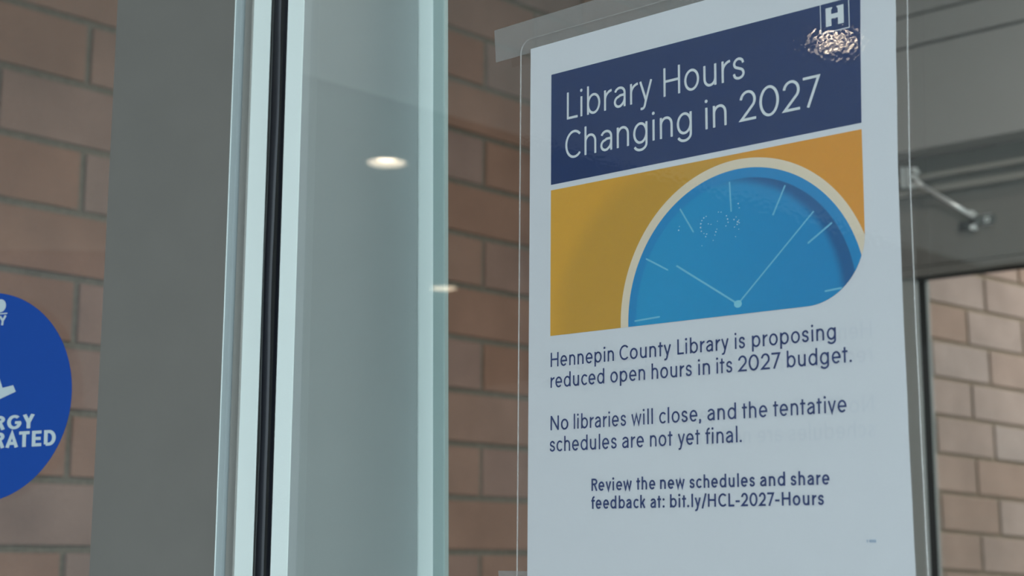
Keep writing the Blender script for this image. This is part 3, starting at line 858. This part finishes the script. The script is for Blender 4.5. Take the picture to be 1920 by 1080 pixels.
# ------------------------------------------------------------------ round blue vinyl sign on the door glass
sc_, zc_ = 0.1819, 1.55 + 0.0989
ND = -0.0012
dn_scale = 1.0
RC = 0.0694
rot = math.radians(1.6)
def cp(x, y, lift=0.0):
    """sign mm (x right, y up, from its centre) -> place on the door glass"""
    xr, yr = x*math.cos(rot) - y*math.sin(rot), x*math.sin(rot) + y*math.cos(rot)
    return dpt(sc_ - xr/1000, ND + lift/1000, zc_ + yr/1000)
sign = tag(empty('door_decal', cp(0, 0)), 'round blue sticker with white ENERGY OPERATED lettering on the door glass', 'sticker')
def cpoly(bm, pts, lift): bm.faces.new([bm.verts.new(cp(x, y, lift)) for x, y in pts])
bm = bmesh.new()
o_ = arc(0, 0, 69.4, 69.4, 0, 360, 96)[:-1]
a = [bm.verts.new(cp(x, y, 0)) for x, y in o_]; b = [bm.verts.new(cp(x, y, 0.15)) for x, y in o_]
for i in range(96): bm.faces.new((a[i], a[(i+1) % 96], b[(i+1) % 96], b[i]))
bm.faces.new(a); bm.faces.new(b)
obj('blue_disc', bm, M['decal'], sign)
def dc(px, py):
    s, z = don(px, py); dx, dz = -(s - sc_) * 1000, (z - zc_) * 1000
    return dx*math.cos(rot) + dz*math.sin(rot), -dx*math.sin(rot) + dz*math.cos(rot)
def sign_words(name, t, xr_, base, cap, W_, weight):
    polys, W, ids = word_faces(t, weight); sx = W_ / W
    bm = bmesh.new()
    for pl, k in zip(polys, ids):
        try: cpoly(bm, [(xr_ - W_ + x*sx, base + y*cap) for x, y in pl], 0.25 + k[0] + k[1])
        except ValueError: pass
    return obj(name, bm, M['decal_white'], sign)
e_r, e_t = dc(64, 776); _, e_b = dc(50, 803)
sign_words('upper_lettering', 'ENERGY', e_r, e_b, e_t - e_b, 64.0, 0.20)
r_r, r_t = dc(103, 822); _, r_t = dc(90, 806); _, r_b = dc(60, 837)
sign_words('lower_lettering', 'OPERATED', r_r, r_b, r_t - r_b, 80.0, 0.20)
bm = bmesh.new()
cx, cy = dc(-1, 573)
cpoly(bm, [(cx + x, cy + y) for x, y in arc(0, 0, 4.4, 4.4, 0, 360, 32)[:-1]], 0.25)
lx, ly = dc(12, 587)
cpoly(bm, [(lx - 26, ly - 0.4), (lx, ly - 0.4), (lx, ly + 0.4), (lx - 26, ly + 0.4)], 0.25)
tx, ty = dc(5, 598)
for q in ribbon([(tx - 3, ty + 2), (tx - 0.6, ty - 1), (tx + 1.6, ty + 2.4)], False, 0.8) + ribbon([(tx - 0.6, ty - 1), (tx - 1, ty - 4)], False, 0.8):
    cpoly(bm, [(p.x, p.y) for p in q], 0.25)
obj('small_crest', bm, M['decal_white'], sign)
bm = bmesh.new()
P = [dc(*q) for q in ((-3, 708), (3, 727), (23, 722), (28, 734), (0, 747))]
cpoly(bm, [(P[0][0] - 4, P[0][1])] + P + [(P[4][0] - 6, P[4][1] - 3), (P[4][0] - 14, P[4][1])], 0.25)
obj('pictogram', bm, M['decal_white'], sign)

# ------------------------------------------------------------------ inner door wall beyond the vestibule
YI = 2.80
def iz(px, py, Y=YI): return at(px, py, Y).z
XI0, XI1 = -2.11, 1.5
def hbar(name, y0px, y1px, Yf, m, label, kindname='panel', px=1820, z1=None, bev=0.001, kind='structure', yb=YI + 0.12):
    z0 = iz(px, y1px, Yf); z1 = iz(px, y0px, Yf) if z1 is None else z1
    bm = bmesh.new(); box(bm, XI0, XI1, Yf, yb, z0, z1, bev)
    return tag(obj(name, bm, m), label, kindname, kind=kind)
YF = 2.74
hbar('trim_1', 0, -1.5, YF, M['fascia'], 'topmost grey fascia panel above the inner door', z1=2.90, bev=0.0025)
hbar('trim_2', 3.5, 59, YF, M['fascia'], 'narrow grey fascia panel between two dark joints', bev=0.0025)
hbar('trim_3', 64.5, 262, YF, M['fascia'], 'deep grey fascia panel above the door track', bev=0.0025)
hbar('trim_9', -10, 70, YF + 0.035, M['black'], 'dark recess behind the fascia joints', bev=0)
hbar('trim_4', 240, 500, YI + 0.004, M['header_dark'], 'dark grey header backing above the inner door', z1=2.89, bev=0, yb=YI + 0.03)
hbar('trim_5', 311, 321, YI - 0.012, M['rib'], 'upper pale rib along the header track', bev=0.002, yb=YI + 0.004)
hbar('trim_6', 337, 349, YI - 0.012, M['rib'], 'lower pale rib along the header track', bev=0.002, yb=YI + 0.004)
hbar('trim_7', 378, 488, YI - 0.006, M['header'], 'flat dark grey header board', bev=0.001, yb=YI + 0.004)
hd = hbar('trim_8', 489.5, 507, YI - 0.014, M['header'], 'slim door frame head under the header board', bev=0.001, yb=YI + 0.004)

# door frame on the left of the opening: pale edge, black gasket, slim pale bead, a little out of plumb
def vbar(name, xt0, xt1, xb0, xb1, Yf, m, depth, parent, ytop=540, ybot=1060):
    a0, a1 = at(xt0, ytop, Yf), at(xt1, ytop, Yf); b0, b1 = at(xb0, ybot, Yf), at(xb1, ybot, Yf)
    zt = iz(1730, 514, Yf)
    f = lambda a, b, z: a.x + (b.x - a.x) * (a.z - z) / (a.z - b.z)
    bm = bmesh.new()
    vs = []
    for z in (0.0, zt):
        x0, x1 = f(a0, b0, z), f(a1, b1, z)
        vs.append([bm.verts.new(c) for c in ((x0, Yf, z), (x1, Yf, z), (x1, Yf + depth, z), (x0, Yf + depth, z))])
    A, B = vs
    for i in range(4): bm.faces.new((A[i], A[(i+1) % 4], B[(i+1) % 4], B[i]))
    bm.faces.new(A[::-1]); bm.faces.new(B)
    return obj(name, bm, m, parent)
d2 = tag(empty('door_2', (at(1745, 540, YI).x, YI, 0)), 'inner glass door with a black gasket seen at right', 'door', kind='structure')
vbar('door_frame', 1500, 1716, 1512, 1738, YI - 0.004, M['jamb'], 0.006, d2)
vbar('frame_edge', 1716, 1720.5, 1738, 1743.5, YI - 0.0045, M['jamb_light'], 0.005, d2)
vbar('gasket', 1720.5, 1735.5, 1743.5, 1760, YI - 0.003, M['black'], 0.0035, d2)
vbar('glazing_bead', 1735.5, 1740, 1760, 1764, YI - 0.002, M['jamb_light'], 0.002, d2)
bm = bmesh.new(); zt_ = iz(1820, 508, YI - 0.01); zb_ = iz(1820, 514.5, YI - 0.01)
box(bm, at(1720, 540, YI).x, XI1, YI - 0.010, YI + 0.0005, zb_, zt_)
obj('head_gasket', bm, M['black'], d2)
bm = bmesh.new(); box(bm, at(1736, 540, YI).x, 0.3, YI + 0.0005, YI + 0.0065, 0.05, zb_ + 0.002)
obj('glass_pane', bm, M['glass_door'], d2)
slab('wall_inner', -2.32, at(1500, 540, YI).x + 0.05, YI + 0.01, YI + 0.12, 0, 2.1, M['jamb'], 'grey panelled wall left of the inner door', 'wall')

# ------------------------------------------------------------------ steel stay rod with its two brackets on the header
Yu, Yl = 2.762, 2.782
M['zinc'] = mat('bright_zinc', (0.86, 0.90, 0.89), 0.3, metal=0.15)
M['plate'] = mat('dark_bracket_plate', (0.085, 0.095, 0.09), 0.5)
pu, pl_ = at(1716, 340, Yu), at(1826, 406, Yl)
rod = tag(empty('stay_rod', pl_), 'slanting zinc plated stay rod between two brackets over the inner door', 'stay rod')
bm = bmesh.new(); cyl(bm, at(1727, 347, Yu + 0.004), pl_, 0.0046)
obj('rod', bm, M['chrome'], rod, smooth=True)
bm = bmesh.new()
cyl(bm, pu, at(1730, 349, Yu + 0.005), 0.0062, 0.0062); cyl(bm, at(1719, 342, Yu), at(1723, 344.5, Yu), 0.0082, 0.0082, 6)
obj('turnbuckle_end', bm, M['chrome'], rod)
# upper bracket: standing plate with two lugs
def pbox(bm, x0, y0, x1, y1, Yf, d, bev=0.0008):
    a, b = at(x0, y1, Yf), at(x1, y0, Yf)
    box(bm, a.x, b.x, Yf, Yf + d, a.z, b.z, bev)
ub = bmesh.new()
pbox(ub, 1690.5, 313, 1692.5, 352, Yu + 0.018, 0.006, 0.0003); pbox(ub, 1699.5, 313, 1703, 352, Yu + 0.018, 0.006, 0.0003)
pbox(ub, 1708, 313, 1716, 318, Yu, 0.012, 0.0004); pbox(ub, 1706, 342, 1714, 352, Yu, 0.012, 0.0004)
obj('upper_bracket', ub, M['zinc'], rod)
ub = bmesh.new(); pbox(ub, 1688, 310, 1718, 356, Yu + 0.024, 0.006, 0.0004)
obj('upper_plate', ub, M['plate'], rod)
for x, y, r in ((1711, 331, 0.0046), (1715, 321, 0.0040)):
    bb = bmesh.new(); p = at(x, y, Yu - 0.004); cyl(bb, p, p + Vector((0, 0.014, 0)), r, n=16)
    obj('upper_bolt', bb, M['zinc'], rod)
lb = bmesh.new()
pbox(lb, 1823, 401, 1833, 403.5, Yl, 0.005, 0.0002); pbox(lb, 1823, 419, 1833, 421.5, Yl, 0.005, 0.0002)
pbox(lb, 1840, 399.5, 1859, 402.5, Yl, 0.005, 0.0002); pbox(lb, 1840, 419, 1859, 422, Yl, 0.005, 0.0002)
obj('lower_bracket', lb, M['zinc'], rod)
lb = bmesh.new(); pbox(lb, 1828, 402, 1863, 421, Yl + 0.005, 0.008, 0.0004)
obj('lower_plate', lb, M['plate'], rod)
for x, y, r in ((1819, 398.5, 0.0048), (1822, 426, 0.0048)):
    sb = bmesh.new(); p = at(x, y, Yl - 0.006); cyl(sb, p, p + Vector((0, 0.014, 0)), r, n=16)
    obj('lower_bolt', sb, M['zinc'], rod)
sb = bmesh.new(); c0 = at(1850, 411.5, Yl + 0.003); ring_ = []
for k in range(24):
    a = 2 * math.pi * k / 24
    ring_.append([sb.verts.new(c0 + Vector((math.cos(a) * rr, yy, math.sin(a) * rr))) for rr, yy in ((0.0056, 0), (0.0056, 0.004), (0.0034, 0.004), (0.0034, 0))])
for A, B in zip(ring_, ring_[1:] + ring_[:1]):
    for i in range(4): sb.faces.new((A[i], A[(i+1) % 4], B[(i+1) % 4], B[i]))
obj('washer', sb, M['zinc'], rod)
kb = bmesh.new(); pbox(kb, 1797, 413, 1822, 432, Yl + 0.002, 0.011)
obj('rubber_bumper', kb, M['black'], rod)
